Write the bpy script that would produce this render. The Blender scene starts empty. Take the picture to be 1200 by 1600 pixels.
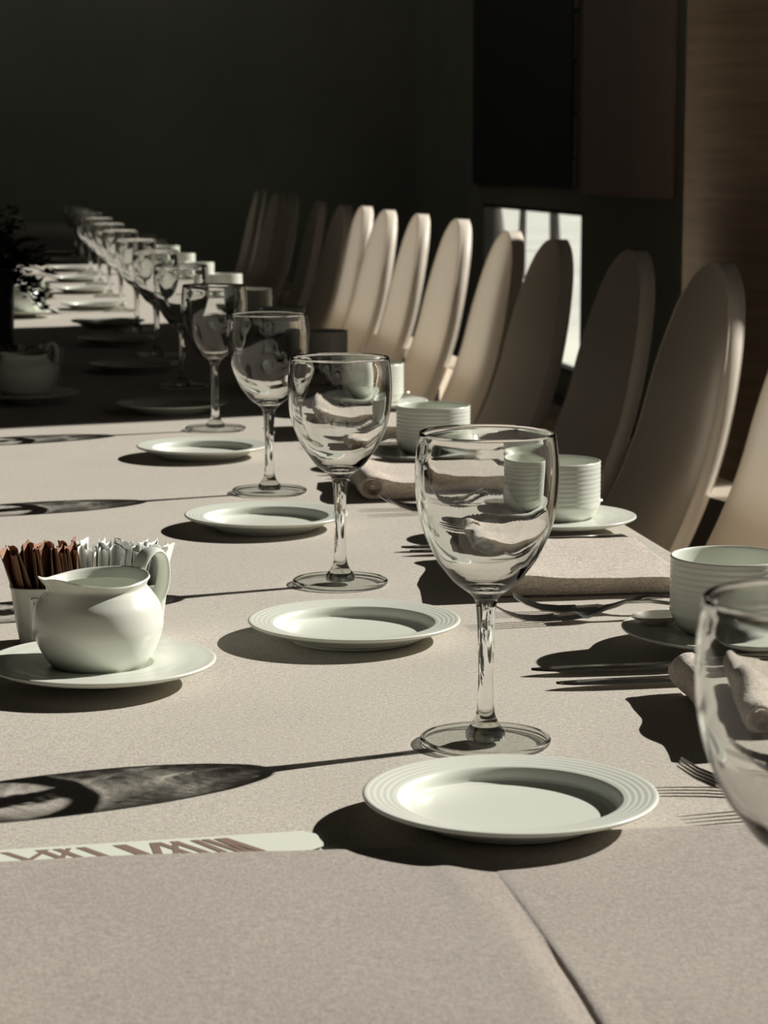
import bpy, bmesh, math, random
from math import sin, cos, pi, radians, atan2, sqrt, hypot
from mathutils import Vector, Matrix, noise

random.seed(7)
col = bpy.context.scene.collection
TZ = 0.75                       # table top height

# ------------------------------------------------------------------ materials
def mat(name, base=(.5,.5,.5), rough=.6, metal=0.0, spec=.5, coat=0.0, sheen=0.0):
    m = bpy.data.materials.new(name); m.use_nodes = True
    b = m.node_tree.nodes['Principled BSDF']
    b.inputs['Base Color'].default_value = (*base, 1)
    b.inputs['Roughness'].default_value = rough
    b.inputs['Metallic'].default_value = metal
    b.inputs['Specular IOR Level'].default_value = spec
    b.inputs['Coat Weight'].default_value = coat
    b.inputs['Coat Roughness'].default_value = .08
    b.inputs['Sheen Weight'].default_value = sheen
    return m

def noisy(m, c1, c2, scale, detail=3, stretch=(1,1,1), bump=0.0, bscale=None, bdist=.001, rough_=.6):
    """colour varies between c1 and c2 by noise in object space, optional bump"""
    nt = m.node_tree; b = nt.nodes['Principled BSDF']
    tc = nt.nodes.new('ShaderNodeTexCoord'); mp = nt.nodes.new('ShaderNodeMapping')
    mp.inputs['Scale'].default_value = stretch
    nt.links.new(tc.outputs['Object'], mp.inputs['Vector'])
    n = nt.nodes.new('ShaderNodeTexNoise'); n.inputs['Scale'].default_value = scale
    n.inputs['Detail'].default_value = detail; n.inputs['Roughness'].default_value = rough_
    nt.links.new(mp.outputs['Vector'], n.inputs['Vector'])
    r = nt.nodes.new('ShaderNodeValToRGB')
    r.color_ramp.elements[0].position = .34; r.color_ramp.elements[0].color = (*c1, 1)
    r.color_ramp.elements[1].position = .66; r.color_ramp.elements[1].color = (*c2, 1)
    nt.links.new(n.outputs['Fac'], r.inputs['Fac']); nt.links.new(r.outputs['Color'], b.inputs['Base Color'])
    if bump:
        n2 = nt.nodes.new('ShaderNodeTexNoise'); n2.inputs['Scale'].default_value = bscale or scale
        n2.inputs['Detail'].default_value = 4
        nt.links.new(mp.outputs['Vector'], n2.inputs['Vector'])
        bp = nt.nodes.new('ShaderNodeBump'); bp.inputs['Strength'].default_value = bump
        bp.inputs['Distance'].default_value = bdist
        nt.links.new(n2.outputs['Fac'], bp.inputs['Height']); nt.links.new(bp.outputs['Normal'], b.inputs['Normal'])
    return m

def woven(name, c1, c2, scale=900, bump=.5, dist=.0006):
    """linen-like weave: crossed fine waves plus speckle"""
    m = mat(name, c1, .9, sheen=.35); nt = m.node_tree; b = nt.nodes['Principled BSDF']
    tc = nt.nodes.new('ShaderNodeTexCoord')
    n1 = nt.nodes.new('ShaderNodeTexNoise'); n1.inputs['Scale'].default_value = scale; n1.inputs['Detail'].default_value = 2
    n2 = nt.nodes.new('ShaderNodeTexNoise'); n2.inputs['Scale'].default_value = 9; n2.inputs['Detail'].default_value = 5
    mpa = nt.nodes.new('ShaderNodeMapping'); mpa.inputs['Scale'].default_value = (1, .32, 1)
    mpb = nt.nodes.new('ShaderNodeMapping'); mpb.inputs['Scale'].default_value = (.32, 1, 1)
    na = nt.nodes.new('ShaderNodeTexNoise'); na.inputs['Scale'].default_value = scale*.8
    nb = nt.nodes.new('ShaderNodeTexNoise'); nb.inputs['Scale'].default_value = scale*.8
    L = nt.links.new
    for t in (n1, n2, mpa, mpb): L(tc.outputs['Object'], t.inputs['Vector'])
    L(mpa.outputs['Vector'], na.inputs['Vector']); L(mpb.outputs['Vector'], nb.inputs['Vector'])
    ad = nt.nodes.new('ShaderNodeMath'); ad.operation = 'ADD'
    L(na.outputs['Fac'], ad.inputs[0]); L(nb.outputs['Fac'], ad.inputs[1])
    ad2 = nt.nodes.new('ShaderNodeMath'); ad2.operation = 'ADD'
    L(ad.outputs[0], ad2.inputs[0]); L(n1.outputs['Fac'], ad2.inputs[1])
    dv = nt.nodes.new('ShaderNodeMath'); dv.operation = 'MULTIPLY'; dv.inputs[1].default_value = 1/3
    L(ad2.outputs[0], dv.inputs[0])
    r = nt.nodes.new('ShaderNodeValToRGB')
    r.color_ramp.elements[0].position = .38; r.color_ramp.elements[0].color = (*c1, 1)
    r.color_ramp.elements[1].position = .62; r.color_ramp.elements[1].color = (*c2, 1)
    L(dv.outputs[0], r.inputs['Fac'])
    mx = nt.nodes.new('ShaderNodeMix'); mx.data_type = 'RGBA'; mx.blend_type = 'MULTIPLY'; mx.inputs[0].default_value = .35
    L(r.outputs['Color'], mx.inputs[6])
    r2 = nt.nodes.new('ShaderNodeValToRGB')
    r2.color_ramp.elements[0].position = .35; r2.color_ramp.elements[0].color = (.82,.8,.8,1)
    r2.color_ramp.elements[1].position = .65; r2.color_ramp.elements[1].color = (1,1,1,1)
    L(n2.outputs['Fac'], r2.inputs['Fac']); L(r2.outputs['Color'], mx.inputs[7])
    L(mx.outputs[2], b.inputs['Base Color'])
    bp = nt.nodes.new('ShaderNodeBump'); bp.inputs['Strength'].default_value = bump; bp.inputs['Distance'].default_value = dist
    L(dv.outputs[0], bp.inputs['Height']); L(bp.outputs['Normal'], b.inputs['Normal'])
    return m

M = {}
M['cloth'] = woven('linen_cloth', (.30,.264,.214), (.60,.55,.467))
M['cloth_top'] = woven('linen_overlay', (.213,.181,.152), (.418,.363,.31))
M['napkin'] = woven('napkin_fabric', (.40,.335,.275), (.74,.655,.56), 620, 1.0, .0012)
M['china'] = mat('white_china', (.755,.78,.705), .26, spec=.45)
M['cover'] = noisy(mat('chair_fabric', (.6,.5,.4), .48, spec=.35, sheen=.3), (.82,.73,.62), (.86,.77,.66), 6, bump=.15, bscale=300, bdist=.0005)
def sheer(m, k):
    nt = m.node_tree; b = nt.nodes['Principled BSDF']; o = [n for n in nt.nodes if n.type == 'OUTPUT_MATERIAL'][0]
    t = nt.nodes.new('ShaderNodeBsdfTranslucent'); x = nt.nodes.new('ShaderNodeMixShader'); x.inputs[0].default_value = k
    t.inputs[0].default_value = (.87,.835,.77,1)
    nt.links.new(b.outputs[0], x.inputs[1]); nt.links.new(t.outputs[0], x.inputs[2]); nt.links.new(x.outputs[0], o.inputs[0])
M['band'] = noisy(mat('chair_band_fabric', (.6,.5,.4), .5, spec=.35, sheen=.2), (.80,.72,.61), (.85,.77,.66), 6, bump=.15, bscale=300, bdist=.0005)
sheer(M['cover'], .5)
M['steel'] = mat('polished_steel', (.70,.68,.64), .2, metal=1)
M['darkwall'] = noisy(mat('dark_wall', (.03,.03,.027), .8, spec=.2), (.055,.046,.042), (.075,.062,.058), 1.5)
M['backwall'] = noisy(mat('back_wall', (.2,.2,.17), .85, spec=.2), (.27,.275,.225), (.32,.32,.265), 1.2)
M['ceil'] = mat('dark_ceiling', (.07,.066,.06), .9, spec=.1)
M['floor'] = noisy(mat('dark_floor', (.03,.025,.02), .35), (.022,.018,.015), (.045,.035,.028), 4, stretch=(6,1,1))
M['brownpanel'] = noisy(mat('reddish_panel', (.12,.07,.06), .5), (.42,.31,.285), (.50,.37,.34), 2, stretch=(1,1,.2))
M['veneer'] = noisy(mat('pale_veneer', (.4,.3,.2), .5), (.44,.335,.22), (.60,.47,.325), 5, detail=6, stretch=(1,1,12), bump=.1, bscale=40)
M['frame'] = mat('black_frame', (.025,.024,.022), .4)
M['bead'] = mat('metal_bead', (.5,.5,.47), .25, metal=1)
M['ground'] = noisy(mat('pale_paving', (.8,.82,.76), .9), (.74,.78,.70), (.88,.90,.84), .6)
M['bark'] = noisy(mat('bark', (.1,.09,.08), .9), (.07,.065,.06), (.16,.14,.13), 12, stretch=(1,1,.15))
M['leaf'] = mat('dark_leaf', (.02,.03,.015), .35)
M['vase'] = mat('dark_vase', (.02,.018,.017), .3)
M['brownpaper'] = noisy(mat('brown_paper', (.3,.16,.09), .7), (.24,.12,.07), (.38,.21,.13), 60)
M['whitepaper'] = mat('white_paper', (.82,.83,.80), .6)
M['ribbon'] = mat('white_ribbon', (.80,.83,.73), .35)
M['print'] = mat('brown_print', (.22,.15,.12), .8)
M['plinth'] = mat('dark_wood', (.05,.035,.025), .5)

def glass_mat():
    m = bpy.data.materials.new('clear_glass'); m.use_nodes = True; nt = m.node_tree
    nt.nodes.clear(); o = nt.nodes.new('ShaderNodeOutputMaterial'); g = nt.nodes.new('ShaderNodeBsdfGlass')
    g.inputs['IOR'].default_value = 1.5; g.inputs['Roughness'].default_value = 0; g.inputs['Color'].default_value = (.985,.99,.985,1)
    nt.links.new(g.outputs[0], o.inputs[0]); return m
def pane_mat():
    m = bpy.data.materials.new('window_pane'); m.use_nodes = True; nt = m.node_tree
    nt.nodes.clear(); o = nt.nodes.new('ShaderNodeOutputMaterial'); t = nt.nodes.new('ShaderNodeBsdfTransparent')
    g = nt.nodes.new('ShaderNodeBsdfGlossy'); g.inputs['Roughness'].default_value = .02
    lw = nt.nodes.new('ShaderNodeLayerWeight'); f = nt.nodes.new('ShaderNodeMath'); f.operation = 'POWER'; f.inputs[1].default_value = 5
    f2 = nt.nodes.new('ShaderNodeMath'); f2.operation = 'MULTIPLY_ADD'; f2.inputs[1].default_value = .2; f2.inputs[2].default_value = .03
    x = nt.nodes.new('ShaderNodeMixShader')
    nt.links.new(lw.outputs['Facing'], f.inputs[0]); nt.links.new(f.outputs[0], f2.inputs[0]); nt.links.new(f2.outputs[0], x.inputs[0]); nt.links.new(t.outputs[0], x.inputs[1]); nt.links.new(g.outputs[0], x.inputs[2])
    nt.links.new(x.outputs[0], o.inputs[0]); return m
M['glass'] = glass_mat(); M['pane'] = pane_mat(); M['thin_glass'] = pane_mat(); M['thin_glass'].name = 'thin_glass'
for n_ in M['thin_glass'].node_tree.nodes:
    if n_.type == 'BSDF_TRANSPARENT': n_.inputs[0].default_value = (.94,.95,.94,1)

# ------------------------------------------------------------------ object helpers
def tag(o, label=None, cat=None, group=None, kind=None):
    if label: o['label'] = label
    if cat: o['category'] = cat
    if group: o['group'] = group
    if kind: o['kind'] = kind
    return o
def empty(name, loc=(0,0,0), rz=0):
    o = bpy.data.objects.new(name, None); o.location = loc; o.rotation_euler = (0,0,rz); o.empty_display_size = .05
    col.objects.link(o); return o
def build(name, bm, m, parent=None, smooth=True, loc=None, rz=None):
    bmesh.ops.recalc_face_normals(bm, faces=bm.faces)
    me = bpy.data.meshes.new(name); bm.to_mesh(me); bm.free()
    if smooth:
        for p in me.polygons: p.use_smooth = True
        me.set_sharp_from_angle(angle=radians(38))
    me.materials.append(m)
    o = bpy.data.objects.new(name, me); col.objects.link(o)
    if parent: o.parent = parent
    if loc: o.location = loc
    if rz is not None: o.rotation_euler = (0,0,rz)
    return o
def kids(o): return [c for c in bpy.data.objects if c.parent == o]
def copy_tree(o, parent=None):
    c = o.copy(); col.objects.link(c); c.parent = parent
    for ch in kids(o): copy_tree(ch, c)
    return c
def place(o, loc, rz=0, label=None):
    o.location = loc; o.rotation_euler = (0,0,rz)
    if label: o['label'] = label
    return o

def lathe(bm, prof, n=96, close=True, fn=None):
    """prof: (r,z) list; r==0 ends make poles"""
    rings = []
    for (r, z) in prof:
        if r < 1e-6: rings.append([bm.verts.new((0,0,z))])
        else:
            rg = []
            for i in range(n):
                a = 2*pi*i/n; p = (r*cos(a), r*sin(a), z)
                if fn: p = fn(a, r, z)
                rg.append(bm.verts.new(p))
            rings.append(rg)
    for A, B in zip(rings, rings[1:]):
        for i in range(n):
            j = (i+1) % n
            if len(A) == 1 and len(B) == 1: continue
            if len(A) == 1: bm.faces.new((A[0], B[i], B[j]))
            elif len(B) == 1: bm.faces.new((A[i], A[j], B[0]))
            else: bm.faces.new((A[i], A[j], B[j], B[i]))
    return rings
def smooth_prof(pts, sub=6):
    """Catmull-Rom through (r,z) points; a repeated point makes a corner"""
    out = []
    P = [pts[0]] + list(pts) + [pts[-1]]
    for i in range(1, len(P)-2):
        p0, p1, p2, p3 = P[i-1], P[i], P[i+1], P[i+2]
        if hypot(p2[0]-p1[0], p2[1]-p1[1]) < 1e-7: continue
        for k in range(sub):
            t = k/sub; q = []
            for d in (0,1):
                q.append(.5*((2*p1[d]) + (-p0[d]+p2[d])*t + (2*p0[d]-5*p1[d]+4*p2[d]-p3[d])*t*t + (-p0[d]+3*p1[d]-3*p2[d]+p3[d])*t**3))
            out.append((max(q[0],0), q[1]))
    out.append(pts[-1]); return out
def box(bm, x0, x1, y0, y1, z0, z1, bev=0.0, seg=2):
    r = bmesh.ops.create_cube(bm, size=1); vs = r['verts']
    for v in vs:
        v.co = Vector(((x0+x1)/2+v.co.x*(x1-x0), (y0+y1)/2+v.co.y*(y1-y0), (z0+z1)/2+v.co.z*(z1-z0)))
    if bev:
        es = list({e for v in vs for e in v.link_edges})
        bmesh.ops.bevel(bm, geom=es, offset=bev, segments=seg, affect='EDGES', profile=.5)
def tube(bm, pts, rads, n=12, flat=1.0, up=Vector((0,0,1)), cap=True):
    pts = [Vector(p) for p in pts]; rings = []
    for i, p in enumerate(pts):
        t = (pts[min(i+1,len(pts)-1)]-pts[max(i-1,0)]).normalized()
        s = t.cross(up);  s = s.normalized() if s.length > 1e-6 else Vector((1,0,0)); u = s.cross(t).normalized()
        r = rads[i] if isinstance(rads, (list,tuple)) else rads
        rx, ry = (r if isinstance(r, tuple) else (r, r*flat))
        rings.append([bm.verts.new(p + s*rx*cos(2*pi*k/n) + u*ry*sin(2*pi*k/n)) for k in range(n)])
    for A, B in zip(rings, rings[1:]):
        for k in range(n): bm.faces.new((A[k], A[(k+1)%n], B[(k+1)%n], B[k]))
    if cap: bm.faces.new(rings[0]); bm.faces.new(rings[-1])
def struct(name, bm, m, parent=None, smooth=False):
    o = build(name, bm, m, parent, smooth)
    if not parent: o['kind'] = 'structure'
    return o
def sbox(name, x0, x1, y0, y1, z0, z1, m, parent=None, bev=0):
    bm = bmesh.new(); box(bm, x0, x1, y0, y1, z0, z1, bev); return struct(name, bm, m, parent)

# ------------------------------------------------------------------ room
XL, XA, XB, Y0, Y1, H = -4.5, 2.40, 2.60, -3.0, 14.6, 3.5
AY0, AY1 = -2.2, 3.98                 # window beside the near part of the table
BY0, BY1, BY2 = 5.57, 7.98, 8.74        # window beyond the partition, its unseen last bay's sill raised to shade far chairs
LY0, LY1, LZ0, LZ1 = 10.25, 12.45, .12, .876
sbox('floor', XL-.2, 3.0, Y0-.2, Y1+.2, -.1, 0, M['floor'])
sbox('ceiling', XL-.2, 3.0, Y0-.2, Y1+.2, H, H+.1, M['ceil'])
sbox('wall_left', XL-.2, XL, Y0-.2, Y1+.2, 0, H, M['darkwall'])
sbox('wall_back', XL, 2.9, Y1, Y1+.2, 0, H, M['backwall'])
sbox('wall_front', XL, 2.9, Y0-.2, Y0, 0, H, M['darkwall'])
bm = bmesh.new()
T = .30
box(bm, XA, XA+T, Y0, AY0, 0, H); box(bm, XA, XA+T, AY0, AY1, 0, .9); box(bm, XA, XA+T, AY0, AY1, 3.2, H)
box(bm, XA, XA+T, AY1, 4.63, 0, H); box(bm, XA, XA+.15, 3.815, AY1, 2.05, 3.2)  # upper filler added out of view, trims the sun's edge on the table
struct('wall_right', bm, M['darkwall'])
bm = bmesh.new(); T = .06
box(bm, XB, XB+T, 5.0, BY0, 0, H); box(bm, XB-.06, XB, BY0-.02, 5.71, 2.05, 3.25); box(bm, XB, XB+T, BY0, BY1, 0, 1.0); box(bm, XB, XB+T, BY1, BY2, 0, 2.08)  # inner upper filler is an unseen addition holding sun off the table strip
box(bm, XB, XB+T, BY0, BY2, 3.2, H); box(bm, XB, XB+T, BY2, LY0, 0, H)
box(bm, XB, XB+T, LY0, LY1, 0, LZ0); box(bm, XB, XB+T, LY0, LY1, LZ1, H); box(bm, XB, XB+T, LY1, Y1, 0, H)
struct('wall_far_right', bm, M['backwall'])
bm = bmesh.new(); rr_ = .26; P = [(2.66,5.0),(1.50,5.0)]
for k in range(17):
    a = pi + (pi/2)*k/16; P.append((1.50+rr_+rr_*cos(a), 4.63+rr_+rr_*sin(a)))
P.append((2.66, 4.63))
lo = [bm.verts.new((x,y,0)) for x,y in P]; hi = [bm.verts.new((x,y,H)) for x,y in P]
for k in range(len(P)): bm.faces.new((lo[k], lo[(k+1)%len(P)], hi[(k+1)%len(P)], hi[k]))
bm.faces.new(lo); bm.faces.new(hi)
struct('wall_partition', bm, M['veneer'], smooth=True)
def window(name, x, y0, y1, z0, z1, w=.05):
    e = empty(name, (x, (y0+y1)/2, z0)); e['kind'] = 'structure'
    bm = bmesh.new(); c = (y0+y1)/2; d = .03
    box(bm, -d, d, y0-c, y0-c+w, 0, z1-z0); box(bm, -d, d, y1-c-w, y1-c, 0, z1-z0)
    box(bm, -d, d, y0-c+w, y1-c-w, 0, w); box(bm, -d, d, y0-c+w, y1-c-w, z1-z0-w, z1-z0)
    build('window_frame', bm, M['frame'], e, False)
    bm = bmesh.new(); box(bm, -.003, .003, y0-c+w, y1-c-w, w, z1-z0-w); build('pane', bm, M['pane'], e, False)
    return e
window('window_1', XA+.2, AY0, AY1, .9, 3.2)
window('window_2', XB+.03, BY0, BY1, 1.0, 3.2, .02)
window('window_3', XB+.03, BY1, BY2, 2.08, 3.2, .02)
window('window_4', XB+.03, LY0, LY1, LZ0, LZ1, .02)
# panelling on the far stretch of the window wall
sbox('trim_1', XB-.035, XB-.005, 8.78, 10.13, .957, 3.35, M['brownpanel'])
bm = bmesh.new(); box(bm, XB-.03, XB-.005, 10.36, 12.6, .98, 3.35); struct('trim_2', bm, M['frame'])
bm = bmesh.new()
z = .98
while z < 3.3:                          # narrow metal bead between the panels
    h = random.uniform(.05,.3); box(bm, XB-.05, XB-.03, 10.19+random.uniform(0,.03), 10.225+random.uniform(0,.02), z, z+h); z += h+random.uniform(.005,.03)
struct('trim_3', bm, M['bead'])
# outside
sbox('ground', 2.9, 70, -20, 130, -.12, -.02, M['ground'])
def tree(x, y, r, lab, h=5):
    bm = bmesh.new(); rs = [1.5, 1.1, 1, .92, .85, .75, .6, .45]; ph = random.random()*6
    tube(bm, [(.06*sin(ph+k), .05*cos(ph*2+k), k*h/7) for k in range(8)], [r*q for q in rs], 14)
    for k in range(5):
        a = random.random()*6.28; z0 = h*(.5+.09*k)
        tube(bm, [(0,0,z0), (.5*cos(a), .5*sin(a), z0+.5), (1.1*cos(a), 1.1*sin(a), z0+1.3)], [r*.4, r*.25, r*.1], 8)
    o = build('tree', bm, M['bark'], loc=(x, y, -.03)); tag(o, lab, 'tree', 'bare trees outside the low window')
tree(6.1, 28.6, .105, 'bare dark tree trunk outside the low window, close to its far edge')
tree(5.0, 21.9, .030, 'slim bare tree trunk outside the low window, the middle one of three')
tree(7.0, 28.85, .050, 'thin bare tree trunk outside the low window, the one nearest the bright part')

# ------------------------------------------------------------------ table cloths
EX, LX, TY0, TY1 = .60, -.62, -.7, 13.4
def cloth_surface():
    bm = bmesh.new()
    # cross-section across x: left skirt, top, right skirt
    xs = [('s', LX, z) for z in (.03,.2,.4,.6,.70,.735)]
    def topx():
        out = []; x = LX+.008
        while x < EX-.008: out.append(x); x += .03
        out.append(EX-.008); return out
    sec = [(-.02*1.0, z) for z in (.03,.25,.5,.68)]
    P = [(LX-.006, .02, 1.0), (LX-.006,.25,.8), (LX-.006,.5,.5), (LX-.006,.68,.15), (LX-.004,.738,0)]
    P += [(x, TZ, 0) for x in topx()]
    P += [(EX-.0015, .7475, 0), (EX, .741, 0), (EX+.003, .70,.1), (EX+.006,.6,.3), (EX+.008,.45,.6), (EX+.01,.25,.85), (EX+.01,.02,1)]
    ys = []; y = TY0
    while y < 3.2: ys.append(y); y += .03
    while y < TY1: ys.append(y); y += .05
    ys.append(TY1)
    rows = []
    for y in ys:
        row = []
        for i, (x, z, k) in enumerate(P):
            sgn = -1 if x < 0 else 1
            if k: dx = sgn*k*(.012+.014*sin(y*17+2*sin(y*3.1))+.006*sin(y*41)); dz = 0
            else:
                dx = 0; dz = .0006*noise.noise(Vector((x*6, y*4, 0)))
                if x > EX-.01: dx = .003*noise.noise(Vector((y*3, 1, 0)))
            row.append(bm.verts.new((x+dx, y, z+dz)))
        rows.append(row)
    for A, B in zip(rows, rows[1:]):
        for i in range(len(A)-1): bm.faces.new((A[i], A[i+1], B[i+1], B[i]))
    # hanging ends
    for row, sg in ((rows[0], -1), (rows[-1], 1)):
        tops = row[4:len(row)-6]
        low = [bm.verts.new((v.co.x, v.co.y+sg*(.02+.01*sin(v.co.x*20)), .02)) for v in tops]
        for i in range(len(tops)-1): bm.faces.new((tops[i], tops[i+1], low[i+1], low[i]))
    return bm
o = build('tablecloth', cloth_surface(), M['cloth'])
tag(o, 'long beige linen tablecloth covering the whole banquet table under the place settings', 'tablecloth')

def hem_y(x):
    return 1.1375 + .0045*noise.noise(Vector((x*9, 3.3, 0))) + .003*sin(x*22+1.2) + (.004 if x > .3 else 0)
def ridge_x(y): return .232 + .003*sin((y-.88)*11)
def overlay():
    bm = bmesh.new(); NY = 300
    x0, x1, yb = LX-.012, EX+.004, -.66
    xs = []; x = x0
    while x < x1:
        xs.append(x); dd = abs(x-.232); x += .0005 if dd < .010 else .0015 if dd < .03 else .005
    xs.append(x1); NX = len(xs)-1; rows = []
    for j in range(NY+1):
        v = j/NY; row = []
        for i in range(NX+1):
            x = xs[i]; ht = hem_y(x)
            # denser rows towards the hem
            t = 1-(1-v)**1.8
            y = yb + (ht-yb)*t
            z = TZ+.0034
            edge = ht-y
            z -= .0008*max(0, 1-edge/.004)
            z += .0020*noise.noise(Vector((x*6, y*6, 1.7)))*min(1, edge/.05) + .0008*noise.noise(Vector((x*16+y*5, y*11, 4)))*min(1, edge/.04)
            rx = ridge_x(y); d = x-rx; a = max(0, min(1, (1.12-y)/.16)); amp = .0075*a
            if d < 0: z += amp*math.exp(d/.10)*(1-math.exp(-((d)/.010)**2))
            z -= .0009*a*math.exp(-(d/.0011)**2)
            if d > 0: z += amp*.20*math.exp(-d/.04)*(1-math.exp(-(d/.0028)**2))
            # second soft fold running towards the upper left of the ridge
            d2 = x-(rx-.022-(1.12-y)*.02); z += .0012*max(0, min(1,(1.135-y)/.03))*math.exp(-(d2/.008)**2)*max(0,min(1,(y-.98)/.08))
            z = max(z, TZ+.0021)
            row.append(bm.verts.new((x, y, z)))
        rows.append(row)
    for A, B in zip(rows, rows[1:]):
        for i in range(NX): bm.faces.new((A[i], A[i+1], B[i+1], B[i]))
    low = [bm.verts.new((v.co.x, v.co.y+.0004, TZ+.0008)) for v in rows[-1]]
    for i in range(NX): bm.faces.new((rows[-1][i], rows[-1][i+1], low[i+1], low[i]))
    return bm
o = build('tablecloth', overlay(), M['cloth_top'])
tag(o, 'second tablecloth overlapping the nearest end of the table, with a wavy hem and a ridge', 'tablecloth')

# white printed ribbon between the two cloths
rib = empty('printed_ribbon', (.06, 1.152, TZ+.0007)); rib.rotation_euler = (0, 0, radians(3.2))
tag(rib, 'white ribbon with brown printed marks tucked under the hem of the front cloth', 'ribbon')
bm = bmesh.new(); pts = []
for (x, y) in [(-.16,-.020), (.088,-.020), (.096,-.014), (.098,-.004), (.096,.008), (.090,.0145), (-.16,.0145)]: pts.append((x, y))
f = bm.faces.new([bm.verts.new((x, y, .0006)) for x, y in pts])
r = bmesh.ops.extrude_face_region(bm, geom=[f]); bmesh.ops.translate(bm, vec=(0,0,.0004), verts=[v for v in r['geom'] if isinstance(v, bmesh.types.BMVert)])
build('band', bm, M['ribbon'], rib, False)
bm = bmesh.new()
SZ = [.00115]
def stroke(x, y0, y1, sl, w):
    SZ[0] += .00001
    vs = [(x+sl*y0, y0), (x+w+sl*y0, y0), (x+w+sl*y1, y1), (x+sl*y1, y1)]
    bm.faces.new([bm.verts.new((a, b, SZ[0])) for a, b in vs])
for (x, sl, w) in [(-.062,-.7,.0045), (-.052,.6,.0035), (-.045,-.6,.0045), (-.0375,.3,.003), (-.036,-.6,.0045), (-.024,-.6,.005), (-.0055,-.55,.007),
                   (.0085,.0,.0045), (.016,-.6,.0042), (.0195,.1,.0030), (.0245,-.6,.0045), (.0345,-.5,.0042), (.041,-.6,.0042), (.047,-.5,.003), (.050,-.6,.005)]:
    stroke(x, -.018, .0095, sl, w)
build('printed_marks', bm, M['print'], rib, False)

# ------------------------------------------------------------------ wine glass
def make_glass():
    low = [(0,.0034),(.007,.0033),(.0120,.0031),(.0122,.0040),(.0120,.0078),(.0092,.0112)]
    outer = [(.0092,.0112),(.0066,.0160),(.0052,.023),(.0047,.035),(.0047,.052),(.0051,.068),(.0058,.080),(.0070,.0885),(.0106,.0930),(.0196,.1000),(.0256,.1075),(.0313,.1155),
             (.0378,.1295),(.0420,.1450),(.0434,.1620),(.0431,.1740),(.0420,.1850),(.0411,.1900)]
    rim = [(.0409,.1908),(.0404,.1911),(.0399,.1907)]
    inner = [(.0397,.1895),(.0403,.1850),(.0414,.1740),(.0416,.1620),(.0401,.1450),(.0358,.1300),(.0291,.1168),(.0230,.1092),(.0165,.1030),(.0085,.0988),(.0035,.0978),(0,.0976)]
    prof = low[:-1] + smooth_prof(outer, 4)[:-1] + [outer[-1]] + rim + smooth_prof(inner, 4)
    def fn(a, r, z):               # pressed glass: faint waviness low in the bowl
        w = max(0, min(1, (z-.098)/.01))*max(0, min(1, (.165-z)/.04)) if r > .008 else 0
        k = 1+.0045*w*sin(3*a+z*160)+.003*w*sin(7*a-z*260)
        return (r*k*cos(a), r*k*sin(a), z)
    e = empty('wine_glass')
    bm = bmesh.new(); lathe(bm, prof, 96, fn=fn)
    bmesh.ops.remove_doubles(bm, verts=bm.verts, dist=1e-6)
    build('bowl_and_stem', bm, M['glass'], e)
    bm = bmesh.new()
    R_ = lathe(bm, [(.0123,.0076),(.022,.0054),(.030,.0046),(.0373,.0038),(.0373,.0014),(.032,.0021),(.018,.0030),(.0123,.0031),(.0123,.0076)], 96)
    bmesh.ops.remove_doubles(bm, verts=bm.verts, dist=1e-6)
    build('foot', bm, M['thin_glass'], e)
    bm = bmesh.new()
    lathe(bm, [(.0375,.0013),(.0378,.0002),(.0386,.0),(.0396,.0004),(.0402,.0018),(.0401,.0028),(.0394,.0036),(.0384,.0039),(.0375,.0037),(.0375,.0013)], 96)
    bmesh.ops.remove_doubles(bm, verts=bm.verts, dist=1e-6)
    build('foot_rim', bm, M['glass'], e)
    return e
ORD = ['nearest','second','third','fourth','fifth','sixth','seventh','eighth','ninth','tenth','eleventh','twelfth','thirteenth','fourteenth','fifteenth']
GY = [.79,1.343,1.889,2.437,3.03,3.62,4.22,4.85,5.5,6.1,6.7,7.4,8.1,8.75]
GL = ['empty stemmed wine glass cut off by the right edge of the picture',
      'large clear wine glass standing just behind the closest white plate',
      'clear wine glass between the two closest plates, second complete one of the row',
      'clear wine glass whose stem stands behind the third white plate',
      'clear wine glass at the edge of the sunlit patch, behind the fourth plate',
      'wine glass standing in the dark strip, first one beyond the sunlit patch']
g0 = make_glass(); glasses = []
for i, y in enumerate(GY):
    g = g0 if i == 0 else copy_tree(g0)
    x = ([.290,.284,.274,.277,.273]+[.275]*12)[i]
    lab = GL[i] if i < len(GL) else 'wine glass farther down the row, the %s one counted from the front' % ORD[i]
    place(g, (x, y, TZ+(.0036 if y < 1.15 else .0008)), random.random()*6, lab); tag(g, None, 'wine glass', 'wine glasses in a row along the table'); glasses.append(g)

# ------------------------------------------------------------------ plates, saucers
def plate_prof(R=.079, well=.056, ridges=4, h=.0150, wz=.0034):
    top = [(0,wz),(well*.5,wz),(well*.9,wz+.0002),(well+.0008,wz+.0012),(well+.0022,wz+.0056),(well+.0040,wz+.0086)]
    r0, r1 = well+.0060, R-.003; z0, z1 = wz+.0092, h-.0004
    for k in range(ridges*6+1):
        t = k/(ridges*6); rid = .00007*sin(t*ridges*2*pi)*(1 if .02 < t < .98 else 0)
        top.append((r0+(r1-r0)*t, z0+(z1-z0)*t+rid))
    lip = [(R-.0012,h),(R,h-.0006),(R-.0002,h-.0018),(R-.003,h-.0034)]
    bot = [(R-.012,h-.0060),(well+.003,.0058),(well-.004,.0030),(well-.0075,.0012),(well-.008,0),(well-.0105,0),(well-.0115,.0018),(well*.5,.0022),(0,.0022)]
    return smooth_prof(top,3)+smooth_prof(lip+bot,4)
def make_plate():
    bm = bmesh.new(); lathe(bm, plate_prof(), 128); return build('side_plate', bm, M['china'])
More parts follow.
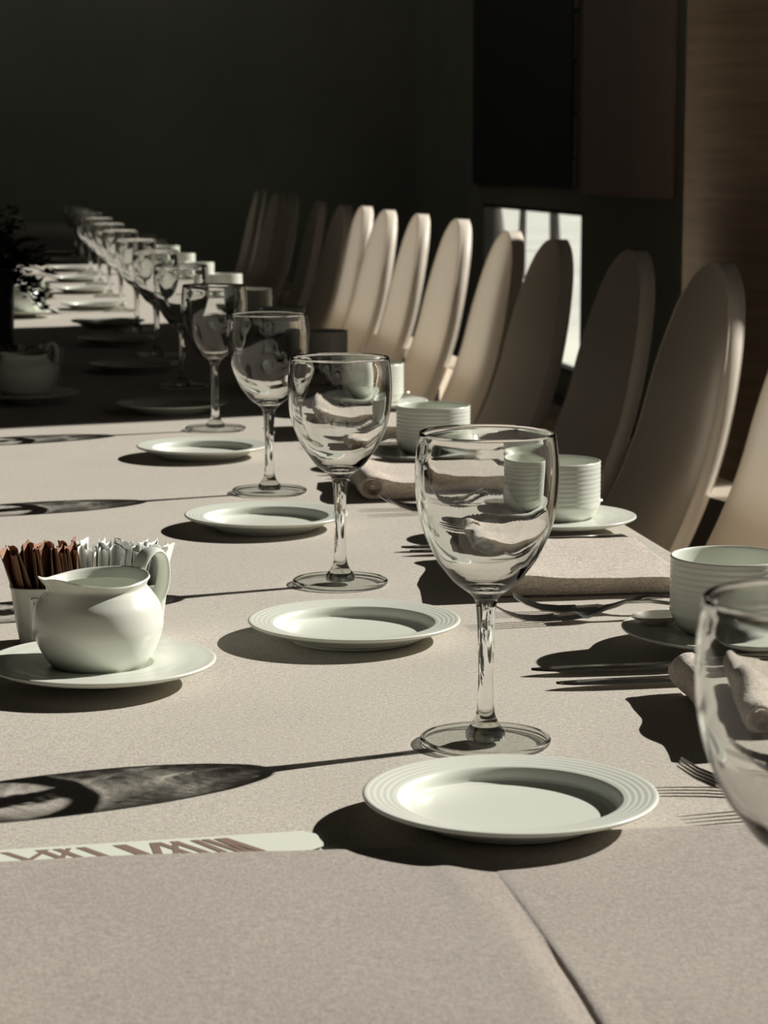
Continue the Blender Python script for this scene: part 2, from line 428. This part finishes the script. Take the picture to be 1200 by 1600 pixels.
PX = [(.261,1.169),(.252,1.666),(.246,2.195),(.232,2.75),(.232,3.256),(.218,3.906),(.219,4.487),(.22,4.98),(.215,5.60),(.215,6.3),(.215,6.9),(.215,7.55),(.215,8.2),(.215,8.85)]
PL = ['white ridged side plate closest to the camera, on the hem of the front cloth',
      'white side plate second from the front, between the first two complete wine glasses',
      'white side plate third from the front, before the third complete wine glass',
      'white side plate fourth from the front, last one in the near sunlit patch',
      'white side plate in the dark strip, first beyond the sunlit patch',
      'white side plate in the middle of the dark strip across the table',
      'white side plate at the far side of the dark strip, just before sunlight returns',
      'white side plate at the near edge of the distant sunlit patch']
p0 = make_plate()
for i, (x, y) in enumerate(PX):
    p = p0 if i == 0 else copy_tree(p0)
    lab = PL[i] if i < len(PL) else 'white side plate in the far row, the %s counted from the front' % ORD[i]
    place(p, (x, y, TZ+.0006+(.0034 if i == 0 else 0)), random.random()*6, lab); tag(p, None, 'plate', 'white side plates along the table')

def saucer_prof():
    return plate_prof(.078, .031, 3, .0165, .0045)
bm = bmesh.new(); lathe(bm, saucer_prof(), 112); s0 = build('saucer', bm, M['china']); tag(s0, 'white saucer', 'saucer')

# ------------------------------------------------------------------ cups
def make_cup():
    R, Ht = .0435, .064
    out = [(0,.0022),(.020,.0022),(.0215,.0),(.0245,.0),(.0262,.003),(.032,.0075),(.0385,.0135),(.0425,.0205)]
    wall = []
    n = 9
    for k in range(n*4+1):
        t = k/(n*4); wall.append((R-.0004+.00038*abs(sin(t*n*pi)), .0215+(Ht-.003-.0215)*t))
    rim = [(R,Ht-.001),(R-.0006,Ht),(R-.0018,Ht-.0003),(R-.0026,Ht-.003)]
    inn = [(R-.003,.05),(R-.0035,.024),(R-.008,.012),(.024,.0065),(.01,.0055),(0,.0055)]
    bm = bmesh.new(); lathe(bm, smooth_prof(out,4)+wall+smooth_prof(rim+inn,4), 96)
    return build('cup', bm, M['china'])
c0 = make_cup()
# ------------------------------------------------------------------ cutlery (lie along -x, tip at x=0, handle towards +x)
def strip(bm, secs, th):
    """secs: (x, halfwidth, z) ; flat tapered bar of thickness th (value or list)"""
    rings = []
    for i, (x, w, z) in enumerate(secs):
        t = th[i] if isinstance(th, list) else th
        rings.append([bm.verts.new(p) for p in ((x,-w,z-t*.25),(x,-w*.8,z+t*.5),(x,w*.8,z+t*.5),(x,w,z-t*.25),(x,w*.75,z-t*.5),(x,-w*.75,z-t*.5))])
    for A, B in zip(rings, rings[1:]):
        for k in range(6): bm.faces.new((A[k], A[(k+1)%6], B[(k+1)%6], B[k]))
    bm.faces.new(rings[0]); bm.faces.new(rings[-1])
def make_fork():
    e = empty('fork')
    bm = bmesh.new()
    strip(bm, [(.066,.0105,.0035),(.072,.0092,.0030),(.080,.0060,.0048),(.090,.0036,.0085),(.105,.0030,.0125),(.125,.0036,.0120),(.15,.0050,.0082),(.175,.0072,.0042),(.19,.0085,.0022),(.197,.0070,.0018),(.200,.003,.0018)], .0022)
    build('handle', bm, M['steel'], e)
    bm = bmesh.new()
    strip(bm, [(.046,.0112,.0022),(.054,.0114,.0024),(.062,.0112,.0031),(.067,.0104,.0036)], .0018)
    for k in range(4):
        y = (k-1.5)*.0066
        tube(bm, [(.050,y,.0023),(.036,y,.0020),(.022,y,.0032),(.010,y*.98,.0075),(.0,y*.95,.0135)], [.0014,.0013,.0012,.001,.0005], 8)
    build('tines', bm, M['steel'], e)
    return e
def make_knife():
    e = empty('knife')
    bm = bmesh.new()
    secs = [(0,.0005,.0035),(.004,.0030,.0032),(.012,.0055,.003),(.03,.0080,.003),(.06,.0090,.003),(.09,.0088,.0032),(.105,.0065,.004),(.112,.0042,.0048)]
    strip(bm, secs, .0016); build('blade', bm, M['steel'], e)
    bm = bmesh.new()
    tube(bm, [(.110,0,.005),(.118,0,.0052),(.14,0,.0052),(.18,0,.0052),(.208,0,.0052),(.214,0,.005)], [(.0040,.0026),(.0046,.0034),(.0056,.0042),(.0078,.0046),(.0086,.0048),(.004,.002)], 14)
    build('handle', bm, M['steel'], e)
    return e
def make_spoon():
    e = empty('teaspoon')
    bm = bmesh.new(); N = 24; rings = []
    for k in range(7):
        t = k/6; rg = []
        for i in range(N):
            a = 2*pi*i/N; rx = .0235*(t if t else .02); ry = .0150*(t if t else .02)
            x = rx*cos(a); y = ry*sin(a)*(1-.18*cos(a)*-1)
            rg.append(bm.verts.new((.0235+x, y, .001+.0075*t**2)))
        rings.append(rg)
    for A, B in zip(rings, rings[1:]):
        for i in range(N): bm.faces.new((A[i], A[(i+1)%N], B[(i+1)%N], B[i]))
    bm.faces.new(rings[0])
    bmesh.ops.solidify(bm, geom=bm.faces[:], thickness=.001)
    build('bowl', bm, M['steel'], e)
    bm = bmesh.new()
    strip(bm, [(.045,.0032,.0088),(.052,.0024,.0115),(.065,.0019,.0150),(.09,.0024,.0148),(.115,.0045,.0105),(.128,.0056,.0080),(.135,.003,.0075)], .0018)
    build('handle', bm, M['steel'], e)
    return e
fork0, knife0, spoon0 = make_fork(), make_knife(), make_spoon()
# ------------------------------------------------------------------ folded napkins
def make_napkin(seed):
    """a cloth folded in three with a rounded fold towards the table centre; local x from the fold (0) outwards"""
    rnd = random.Random(seed); bm = bmesh.new()
    Lx, Wy, hgt = .175, .165, .026
    NXn, NYn = 46, 60
    # closed loop section in x-z, swept along y: rounded roll on the left end, flat tapering end on the right
    loop = []
    for k in range(15):
        a = pi/2 + pi*k/14; loop.append((.0145+.0145*cos(a), .0142+.0142*sin(a)))     # left round end, top to bottom
    bottom = [(.0145+(Lx-.0145)*k/20, 0) for k in range(1, 21)]
    right = [(Lx+.003, .003), (Lx+.004,.007),(Lx+.002,.012),(Lx-.002,.0148)]
    top = [(Lx-.006-(Lx-.023)*k/24, .0150+.0128*(k/24)**6) for k in range(0, 24)]
    loop = loop+bottom+right+top
    rows = []
    for j in range(NYn+1):
        v = j/NYn; y = (v-.5)*Wy; row = []
        e = min(v, 1-v)*Wy
        roundy = min(1, sqrt(max(0, 1-(1-min(e,.004)/.004)**2)))*.12+.88
        for (x, z) in loop:
            xx, zz = x, z
            w = noise.noise(Vector((x*14+seed*7, y*14, seed)))
            top_f = max(0, (z-.012)/.012)
            zz = .001+(zz-.012)*(roundy if z > .012 else 1)+.012 if z > .012 else zz+.001
            zz += min(top_f,1)*(.0075*w+.0022*sin(y*44+seed+x*30)+.004*noise.noise(Vector((x*34, y*26, seed+5))))
            xx += .004*noise.noise(Vector((z*40, y*22, seed+3)))+(.010*(v-.5) if x < .05 else 0)
            yy = y + (.003*noise.noise(Vector((x*18, z*60, seed+9))))
            if e < .02: yy += ((.0018*sin(x*40+seed)) + (-1 if v > .5 else 1)*.0085*max(0, 1-z/.013)) * (1-e/.02)
            row.append(bm.verts.new((xx, yy, max(zz, .0006))))
        rows.append(row)
    n = len(loop)
    for A, B in zip(rows, rows[1:]):
        for i in range(n): bm.faces.new((A[i], A[(i+1)%n], B[(i+1)%n], B[i]))
    for r in (rows[0], rows[-1]): bm.faces.new(r)
    e = empty('folded_napkin')
    build('folded_body', bm, M['napkin'], e)
    # inner folded layers showing at the rounded end (spiral roll)
    pts = []
    for k in range(40):
        a = k*.42; rr = .0030+.0080*k/39
        pts.append((.0150+rr*cos(a), .0145+rr*sin(a)))
    for (s0_, s1_) in ((-Wy/2-.003, -Wy/2+.02), (Wy/2-.02, Wy/2+.003)):
        bm = bmesh.new()
        A = [bm.verts.new((x+(-.005 if s0_ < 0 else .005), s0_, z)) for x, z in pts]; B = [bm.verts.new((x+(-.005 if s0_ < 0 else .005), s1_, z)) for x, z in pts]
        for i in range(len(pts)-1): bm.faces.new((A[i], A[i+1], B[i+1], B[i]))
        bmesh.ops.solidify(bm, geom=bm.faces[:], thickness=.0013)
        build('inner_fold', bm, M['napkin'], e)
    return e
NL = ['folded beige napkin seen through the cut-off wine glass, beside the closest forks',
      'folded beige napkin by the table edge, just behind the largest wine glass',
      'folded beige napkin with a dark rounded end, between second and third complete wine glasses',
      'folded beige napkin near the end of the close sunlit patch',
      'folded beige napkin lying in the dark strip of the table']
for i, (x, y, rz) in enumerate([(.425,1.372,-.04), (.376,1.898,-.07), (.366,2.435,.0), (.375,2.98,.0), (.375,3.55,0)]):
    n_ = make_napkin(i+1); place(n_, (x, y, TZ+.0008), rz, NL[i]); n_.scale = (1, 1.2 if i == 1 else 1, 1); tag(n_, None, 'napkin', 'folded napkins, one per setting')
which = ['in front of the cut-off glass', 'beside the largest wine glass', 'beside the third napkin', 'in the far end of the sunlit patch']
fk = [(.372,1.228,-.42,1),(.378,1.168,.02,1),(.390,1.742,-.17,2),(.366,1.697,.07,2),(.374,2.300,-.14,3),(.378,2.262,.05,3),(.385,2.86,-.1,4),(.38,2.82,.03,4)]
FL = ['steel fork at far right with tines rising over the napkin shadow, nearest setting',
      'steel fork lying behind the closest plate, half hidden by the cut-off glass',
      'farther one of the crossed steel forks before the napkin behind the largest glass',
      'nearer one of the crossed steel forks before the napkin behind the largest glass',
      'steel fork resting before the napkin with the dark rounded end, farther of its pair',
      'steel fork resting before the napkin with the dark rounded end, nearer of its pair',
      'steel fork before the fourth napkin, farther of its pair',
      'steel fork before the fourth napkin, nearer of its pair']
for i, (x, y, rz, k) in enumerate(fk):
    f_ = fork0 if i == 0 else copy_tree(fork0)
    place(f_, (x, y, TZ+.0015), rz, FL[i]); tag(f_, None, 'fork', 'forks left of the napkins')
kn = [(.354,1.522,-.02),(.361,1.478,.02),(.352,2.040,.0),(.356,2.018,.01),(.352,2.565,-.02),(.358,2.535,.02)]
KL = ['dark reflecting steel knife in front of the nearest cup, the farther of two',
      'thin steel knife beside the nearest napkin, the nearer of two',
      'steel knife tip beyond the napkin behind the largest glass, farther of two',
      'steel knife tip beyond the napkin behind the largest glass, nearer of two',
      'steel knife beyond the napkin with the dark rounded end, farther of two',
      'steel knife beyond the napkin with the dark rounded end, nearer of two']
for i, (x, y, rz) in enumerate(kn):
    k_ = knife0 if i == 0 else copy_tree(knife0)
    place(k_, (x, y, TZ+.0012), rz, KL[i]); tag(k_, None, 'knife', 'knives right of the napkins')
CY = [1.585,2.13,2.643,3.22,3.86,4.50,5.16,5.87,6.55,7.2,7.85,8.5,9.1]
CD = ['at the right edge of the picture, nearest of the cups','behind the largest wine glass, second of the cups','third in the row, right of the second complete wine glass',
      'fourth in the row, first one next to the dark strip','in the dark strip, fifth of the row','in the dark strip, sixth of the row']
for i, y in enumerate(CY):
    x = [.516,.517,.494,.515,.530,.540,.550][i] if i < 7 else .552+random.uniform(-.006,.006)
    d = CD[i] if i < len(CD) else 'far down the table, the %s of the row' % ORD[i]
    s_ = copy_tree(s0); place(s_, (x, y, TZ+.0006), 0, 'white saucer under a cup, '+d); tag(s_, None, 'saucer', 'saucers under the cups'); s_.name = 'saucer'
    c_ = c0 if i == 0 else copy_tree(c0); place(c_, (x, y, TZ+.0055), 0, 'white ribbed cup '+d); tag(c_, None, 'cup', 'white ribbed cups along the table edge')
    if i < 4:
        sp = spoon0 if i == 0 else copy_tree(spoon0)
        place(sp, (x-.068, y+.020, TZ+.0135), radians(17), 'small steel spoon resting on the saucer '+d.split(',')[0]); tag(sp, None, 'spoon', 'spoons on the saucers')

# ------------------------------------------------------------------ creamer jug
def make_creamer():
    e = empty('creamer_jug')
    outp = [(0,.0015),(.020,.0015),(.0225,0),(.0255,.0004),(.030,.006),(.0385,.018),(.0435,.031),(.0442,.040),(.0420,.050),(.0370,.0575),(.0335,.0620),(.0345,.0655),(.0358,.0675)]
    rim = [(.0352,.0686),(.0340,.0682),(.0328,.0665)]
    inn = [(.0312,.0620),(.0345,.0570),(.0395,.050),(.0415,.040),(.0405,.030),(.035,.016),(.022,.006),(0,.0055)]
    prof = smooth_prof(outp,6)+smooth_prof(rim,3)+smooth_prof(inn,5)
    SP = pi   # spout points to local -x
    def fn(a, r, z):
        d = (a-SP+pi)%(2*pi)-pi
        w = max(0, (z-.050)/.018)
        sp = math.exp(-(d/.44)**2)
        r2 = r+.0110*sp*w**1.6 - .002*w*math.exp(-((abs(d)-.85)/.35)**2)
        z2 = z+w**2*(.0062*sp*(1-.35*math.exp(-(d/.16)**2)*w**4)-.0018*math.exp(-((abs(d)-1.35)/.5)**2)+.002*math.exp(-((abs(d)-pi)/.7)**2))
        return (r2*cos(a), r2*sin(a), z2)
    bm = bmesh.new(); lathe(bm, prof, 96, fn=fn); build('jug_body', bm, M['china'], e)
    bm = bmesh.new(); P = [(.0345,.062),(.038,.0715),(.0445,.0785),(.0525,.0800),(.0590,.0745),(.0605,.064),(.0580,.053),(.0520,.044),(.0425,.037)]
    sm = smooth_prof(P, 5)
    tube(bm, [(x,0,z) for x,z in sm], [(.0026, .0056+.0022*abs(i/len(sm)-.5)*2) for i in range(len(sm))], 16, up=Vector((0,1,0)))
    for v in bm.verts: pass
    build('handle', bm, M['china'], e)
    return e
# ------------------------------------------------------------------ sugar caddy
def make_caddy():
    e = empty('sugar_caddy')
    bm = bmesh.new(); n = 64; rings = []
    def sq(a, hx, hy, p=5): 
        c, s = cos(a), sin(a); k = (abs(c)**p+abs(s)**p)**(-1/p); return hx*c*k, hy*s*k
    prof = [(0.0,.0),(.048,.0),(.0505,.0015),(.0530,.012),(.0545,.022),(.0560,.034),(.0572,.043),(.0578,.0445),(.0572,.0455),(.0556,.0452),(.0546,.043),(.0530,.030),(.0505,.006),(.0,.005)]
    for (r, z) in smooth_prof(prof[1:-1], 4):
        rg = []
        for i in range(n):
            a = 2*pi*i/n; x, y = sq(a, r, r*.50); rg.append(bm.verts.new((x, y, z)))
        rings.append(rg)
    for A, B in zip(rings, rings[1:]):
        for i in range(n): bm.faces.new((A[i], A[(i+1)%n], B[(i+1)%n], B[i]))
    bm.faces.new(rings[0]); bm.faces.new(rings[-1])
    build('container', bm, M['china'], e)
    bm = bmesh.new()
    for k in range(7):               # raised rungs on the long side
        z = .010+k*.0045; yy = -(.0265+z*.026)
        box(bm, -.042, -.030, yy-.0008, yy+.0016, z, z+.0022, .0006, 1)
    for x in (-.0425, -.0305):
        tube(bm, [(x, -.0265-.010*.26+.0004, .009), (x, -.0265-.039*.26+.0004, .040)], .0012, 8)
    build('relief_panel', bm, M['china'], e)
    return e
def packet_mesh(name, m, seed):
    rnd = random.Random(seed); bm = bmesh.new(); w, h, t = .041, .067, .0019
    NY_, NZ_ = 8, 10; F = []; lean = rnd.uniform(-.004,.004); jag = [rnd.uniform(-.003,.003) for _ in range(NY_+1)]
    for s in (-1, 1):
        rows = []
        for k in range(NZ_+1):
            v = k/NZ_; row = []
            for j in range(NY_+1):
                u = j/NY_; th = t*sin(pi*max(0, min(1, (v-.02)/.84)))**.6*(sin(pi*u)**.5 if 0 < u < 1 else 0)
                x = s*(.00025+th)+lean*v**2+.0016*sin(u*7+seed+v*3)*v
                z = h*v+(jag[j] if k == NZ_ else 0)*.35
                row.append(bm.verts.new((x, (u-.5)*w, z)))
            rows.append(row)
        for A, B in zip(rows, rows[1:]):
            for j in range(NY_): bm.faces.new((A[j], A[j+1], B[j+1], B[j]))
        F.append(rows)
    a, b = F
    for k in range(NZ_):
        for j in (0, NY_): bm.faces.new((a[k][j], a[k+1][j], b[k+1][j], b[k][j]))
    for j in range(NY_):
        for k in (0, NZ_): bm.faces.new((a[k][j], a[k][j+1], b[k][j+1], b[k][j]))
    return build(name, bm, m)
cr0, ca0 = make_creamer(), make_caddy()
PKb = [packet_mesh('sugar_packet', M['brownpaper'], k) for k in range(3)]
PKw = [packet_mesh('sugar_packet', M['whitepaper'], k+10) for k in range(3)]
groups = [(.060,1.549,'in the sunlit foreground at the left'), (.030,3.42,'in the dark strip at the left'), (.045,5.33,'in the distant sunlit patch at the left'),
          (.06,10.3,'in the far gloom of the table'), (.06,11.9,'at the farthest end of the table')]
used = set()
for gi, (x, y, d) in enumerate(groups):
    s_ = copy_tree(s0); s_.name = 'saucer'; place(s_, (x, y, TZ+.0006), 0, 'white saucer beneath the creamer jug '+d); tag(s_, None, 'saucer', 'saucers under the creamers')
    c_ = cr0 if gi == 0 else copy_tree(cr0)
    place(c_, (x-.002, y-.002, TZ+.0055), radians(38), 'white round creamer jug with curled spout '+d); tag(c_, None, 'jug', 'creamer jugs along the middle of the table')
    if gi < 3:
        k_ = ca0 if gi == 0 else copy_tree(ca0); cx, cy = x-.003, y+.135
        place(k_, (cx, cy, TZ+.0008), radians(0), 'white ribbed caddy for sugar packets '+d); tag(k_, None, 'caddy', 'sugar caddies behind the jugs')
        nb = 46 if gi == 0 else 18; rr = random.Random(gi+3)
        for i in range(nb):
            t = i/(nb-1); brown = t < .44
            src = (PKb if brown else PKw)[i % 3]
            q = src if id(src) not in used else copy_tree(src); used.add(id(src))
            fan = (t-.5)*.40+rr.uniform(-.045,.045)
            q.location = (cx-.045+.090*t, cy+rr.uniform(-.004,.002), TZ+.0066)
            q.rotation_euler = (rr.uniform(-.06,.06), fan, rr.choice((-1,1))*rr.uniform(.08,.30)); q.scale = (.95,1,rr.uniform(.95,1.04))
            if brown: tag(q, 'brown sugar packet standing in the white caddy '+d, 'sugar packet', 'brown packets in the caddy '+d)
            else: tag(q, 'white sugar packet standing in the white caddy '+d, 'sugar packet', 'white packets in the caddy '+d)
col.objects.unlink(s0); bpy.data.objects.remove(s0)

# ------------------------------------------------------------------ dark plant in a vase
e = empty('potted_plant', (-.028, 4.45, TZ+.0008)); tag(e, 'dark leafy plant in a black pot at the left edge, against the distant sunlit cloth', 'plant')
bm = bmesh.new(); lathe(bm, smooth_prof([(0,0),(.040,0),(.045,.004),(.047,.05),(.050,.13),(.052,.15),(.048,.15),(.043,.14),(0,.138)],4), 48); build('pot', bm, M['vase'], e)
bs, bl = bmesh.new(), bmesh.new(); rr = random.Random(5)
for k in range(34):
    a = rr.random()*6.28; R_ = rr.uniform(.03,.105); Hh = rr.uniform(.10,.19); 
    if k % 3 == 0: a = rr.uniform(-.6,.5); R_ = rr.uniform(.07,.115); Hh = rr.uniform(.0,.12)
    base = Vector((.02*cos(a), .02*sin(a), .135)); tip = Vector((R_*cos(a), R_*sin(a), .07+Hh)); mid = (base+tip)/2+Vector((0,0,.03))
    P = [base*(1-t)**2+mid*2*t*(1-t)+tip*t*t for t in [i/6 for i in range(7)]]
    tube(bs, P, .0012, 6)
    for i in range(1, 7):
        for s in (-1, 1, 0):
            c = P[i]+Vector((rr.uniform(-.006,.006), rr.uniform(-.006,.006), rr.uniform(-.004,.006)))
            d = Vector((cos(a+s*1.2+rr.uniform(-.5,.5)), sin(a+s*1.2+rr.uniform(-.5,.5)), rr.uniform(-.5,.6))).normalized(); L = rr.uniform(.016,.030)
            sd = d.cross(Vector((rr.uniform(-.3,.3), rr.uniform(-.3,.3), 1))).normalized()*L*.36; u = sd.cross(d).normalized()*L*.1
            v = [bl.verts.new(q) for q in (c, c+d*L*.5+sd-u, c+d*L, c+d*L*.5-sd-u, c+d*L*.5+u*.5)]
            bl.faces.new((v[0],v[1],v[4])); bl.faces.new((v[1],v[2],v[4])); bl.faces.new((v[2],v[3],v[4])); bl.faces.new((v[3],v[0],v[4]))
build('stems', bs, M['leaf'], e); build('leaves', bl, M['leaf'], e)

# ------------------------------------------------------------------ chairs (origin on the floor below the back, facing local -x)
def make_chair():
    e = empty('banquet_chair')
    top, bot, lean, W, th = .952, .44, .22, .212, .029
    def hw(z):
        d = top-z; b = .25
        w = W*.90*(1-(1-min(d,b)/b)**2.1)**(1/2.1) if d < b else W*.90
        if d > .12: w += (W*.11)*min(1,(d-.12)/.33)
        return w
    def xb(z): 
        x = -lean*(top-z)
        if z < .70: x -= .75*(.70-z)**2
        return x
    # front skin (slightly padded), side band, back skin
    zs = [top-.52*((k/46)**1.9) for k in range(47)]
    K = 14
    def ring(z, first=False):
        w = hw(z) if not first else .004
        pts = []
        pr = [(-1,0.0)]+[]
        # cross-section: front from -w to w, then rounded edge, then back
        sec = []
        for i in range(K+1):
            u = -1+2*i/K; sec.append((u*(w-.004), -.0045*(1-u*u)*min(1,w/.12)))
        sec += [(w-.0010, .0012), (w, .004), (w-.0002, .010), (w-.0022, .0175), (w-.0065, .0250), (w-.0125, .0305)]
        for i in range(K+1):
            u = 1-2*i/K; sec.append((u*max(w-.021, w*.5), th+.0045+.003*(1-u*u)*min(1,w/.12)))
        sec += [(-w+.0125, .0305), (-w+.0065, .0250), (-w+.0022, .0175), (-w+.0002, .010), (-w, .004), (-w+.0010, .0012)]
        return [bm.verts.new((xb(z)+x, y, z - (0 if not first else 0))) for (y, x) in sec]
    bm = bmesh.new()
    rings = [ring(z, i == 0) for i, z in enumerate(zs)]
    n = len(rings[0]); panels = set(list(range(K)) + list(range(K+7, K+7+K)))
    band = bmesh.new(); bring = [[band.verts.new(v.co) for v in r] for r in rings]
    for (b_, rr2, keep) in ((bm, rings, True), (band, bring, False)):
        for A, B in zip(rr2, rr2[1:]):
            for i in range(n):
                if (i in panels) == keep: b_.faces.new((A[i], A[(i+1)%n], B[(i+1)%n], B[i]))
    band.faces.new(bring[0]); bm.faces.new(rings[-1])
    bmesh.ops.delete(band, geom=[v for v in band.verts if not v.link_faces], context='VERTS')
    build('backrest', bm, M['cover'], e); build('side_band', band, M['band'], e)
    # piping along the front and rear seams of the backrest
    for xo, ins, nm in ((.0008, .0012, 'piping'), (.0290, .0115, 'piping')):
        bm = bmesh.new(); P = []
        for z in reversed(zs[1:]): P.append((xb(z)+xo, -max(hw(z)-ins, 0), z-(ins if z > top-.03 else 0)*.8))
        P.append((xb(top)+xo, 0, top-(ins if ins > .005 else -.0003)))
        for z in zs[1:]: P.append((xb(z)+xo, max(hw(z)-ins, 0), z-(ins if z > top-.03 else 0)*.8))
        tube(bm, P, .0019, 8, up=Vector((1,0,0))); build(nm, bm, M['band'], e)
    # seat with fabric flowing up into the back
    bm = bmesh.new(); rows = []
    prof = [(-.098,.60),(-.112,.56),(-.135,.525),(-.17,.503),(-.22,.494),(-.30,.492),(-.40,.494),(-.455,.488),(-.475,.474),(-.480,.45),(-.476,.425),(-.46,.418),(-.30,.418),(-.10,.418),(-.075,.44),(-.07,.50),(-.065,.60)]
    sp = smooth_prof(prof, 4); NYc = 20
    for j in range(NYc+1):
        v = -1+2*j/NYc; y = v*.215; k = (1-abs(v)**6)
        rows.append([bm.verts.new((x, y, .455+(z-.455)*(.75+.25*k) if z < .53 else z-.01*(1-k))) for x, z in sp])
    for A, B in zip(rows, rows[1:]):
        for i in range(len(sp)): bm.faces.new((A[i], A[(i+1)%len(sp)], B[(i+1)%len(sp)], B[i]))
    bm.faces.new(rows[0]); bm.faces.new(rows[-1])
    build('seat', bm, M['cover'], e)
    for (x, y, dx) in ((-.44,-.185,-.02),(-.44,.185,-.02),(-.12,-.185,.09),(-.12,.185,.09)):
        bm = bmesh.new(); tube(bm, [(x,y,.43),(x+dx*.3,y,.2),(x+dx,y,.0)], [.017,.014,.011], 12); build('leg', bm, M['plinth'], e)
    return e
CHY = [3.10,3.66,4.17,4.80,5.25,5.86,6.45,7.00,7.44,7.90,8.53,9.29,9.84,10.56]
CHL = ['pale covered chair cut off by the right edge, only a slanted strip of back showing',
       'tall rounded chair back at right with a sunlit corner, largest fully seen',
       'shaded brown-looking rounded chair back, second complete one from the right',
       'shaded chair back standing before the right part of the bright low window',
       'rounded chair back standing before the left part of the bright low window',
       'sunlit-topped chair back, the rightmost of those with a glowing rim',
       'chair back with glowing rim, second of the sunlit-topped ones from the right',
       'chair back with glowing rim, third of the sunlit-topped ones from the right',
       'chair back with glowing rim, the farthest and smallest sunlit-topped one',
       'dim chair back directly beyond the farthest sunlit-topped chair',
       'dim chair back, the second beyond the sunlit-topped chairs',
       'dim brown chair back, third from the far end of the chair row',
       'dim brown chair back, second from the far end of the chair row',
       'dim brown chair back at the very far end of the chair row']
ch0 = make_chair()
rot = [0,.0,.0,.02,0,.0,-.02,.02,0,.03,-.03,0,.04,-.02]
for i, y in enumerate(CHY):
    c_ = ch0 if i == 0 else copy_tree(ch0)
    place(c_, (1.152+random.uniform(-.004,.004), y, 0), rot[i], CHL[i]); tag(c_, None, 'chair', 'fabric covered chairs lined up along the table')
    c_.scale = (1,1,[.99,.985,.985,.985,.99,1.003,1.003,1.003,1.006,1.0,1.006,1.02,1.02,1.02][i])

# ------------------------------------------------------------------ light
sun = bpy.data.lights.new('sun', 'SUN'); sun.energy = 6.6; sun.angle = radians(.53); sun.color = (1.0,.955,.87)
so = bpy.data.objects.new('sun', sun); col.objects.link(so)
el, az = radians(32), math.atan(.285)
d = Vector((-cos(az)*cos(el), -sin(az)*cos(el), -sin(el)))
so.rotation_euler = d.to_track_quat('-Z','Y').to_euler(); so.location = (8, 4, 8)
w = bpy.data.worlds.new('world'); bpy.context.scene.world = w; w.use_nodes = True
bg = w.node_tree.nodes['Background']; bg.inputs[0].default_value = (1,.93,.93,1); bg.inputs[1].default_value = .05
def add_wall_fill(x, y, z, sx, sy, d, p, c=(1,.97,.88)):  # unseen area lamps added to lift the dark far walls, no fixtures
    l = bpy.data.lights.new('added_wall_fill', 'AREA'); l.shape = 'RECTANGLE'; l.size = sx; l.size_y = sy; l.energy = p; l.color = c
    o = bpy.data.objects.new('added_wall_fill', l); o.location = (x, y, z); o.rotation_euler = Vector(d).to_track_quat('-Z','Y').to_euler(); col.objects.link(o)
add_wall_fill(-1, 13.5, 3.4, 6, .15, (0,.85,-.6), 5)
add_wall_fill(1.5, 12.0, 3.4, .15, 4.5, (.85,0,-.6), 2.2)
CAUSTICS = True
sun.cycles.is_caustics_light = CAUSTICS
if CAUSTICS:
    for g in glasses:
        for ch in kids(g):
            if ch.name.startswith('bowl'): ch.cycles.is_caustics_caster = True
    for o in bpy.data.objects:
        if o.name.startswith('tablecloth'): o.cycles.is_caustics_receiver = True

# ------------------------------------------------------------------ camera
cam = bpy.data.cameras.new('camera'); co = bpy.data.objects.new('camera', cam); col.objects.link(co)
F = 3600
cam.sensor_fit = 'HORIZONTAL'; cam.sensor_width = 36; cam.lens = 36*F/1200
phi = math.atan((800-252)/F); psi = math.atan(600/F*cos(phi))
co.location = (0, 0, TZ+.352)
fw = Vector((sin(psi)*cos(phi), cos(psi)*cos(phi), -sin(phi)))
co.rotation_euler = fw.to_track_quat('-Z','Y').to_euler()
cam.clip_start = .02; cam.clip_end = 300
cam.dof.use_dof = True; cam.dof.focus_distance = 1.62; cam.dof.aperture_fstop = 30
sc = bpy.context.scene; sc.camera = co
sc.view_settings.view_transform = 'Standard'; sc.view_settings.look = 'None'; sc.view_settings.gamma = 1
sc.view_settings.exposure = 0.0
sc.cycles.use_denoising = True
sc.cycles.max_bounces = 16; sc.cycles.transmission_bounces = 14; sc.cycles.transparent_max_bounces = 12
sc.cycles.diffuse_bounces = 5; sc.cycles.glossy_bounces = 5
sc.cycles.caustics_refractive = True; sc.cycles.caustics_reflective = True
sc.cycles.sample_clamp_indirect = 4
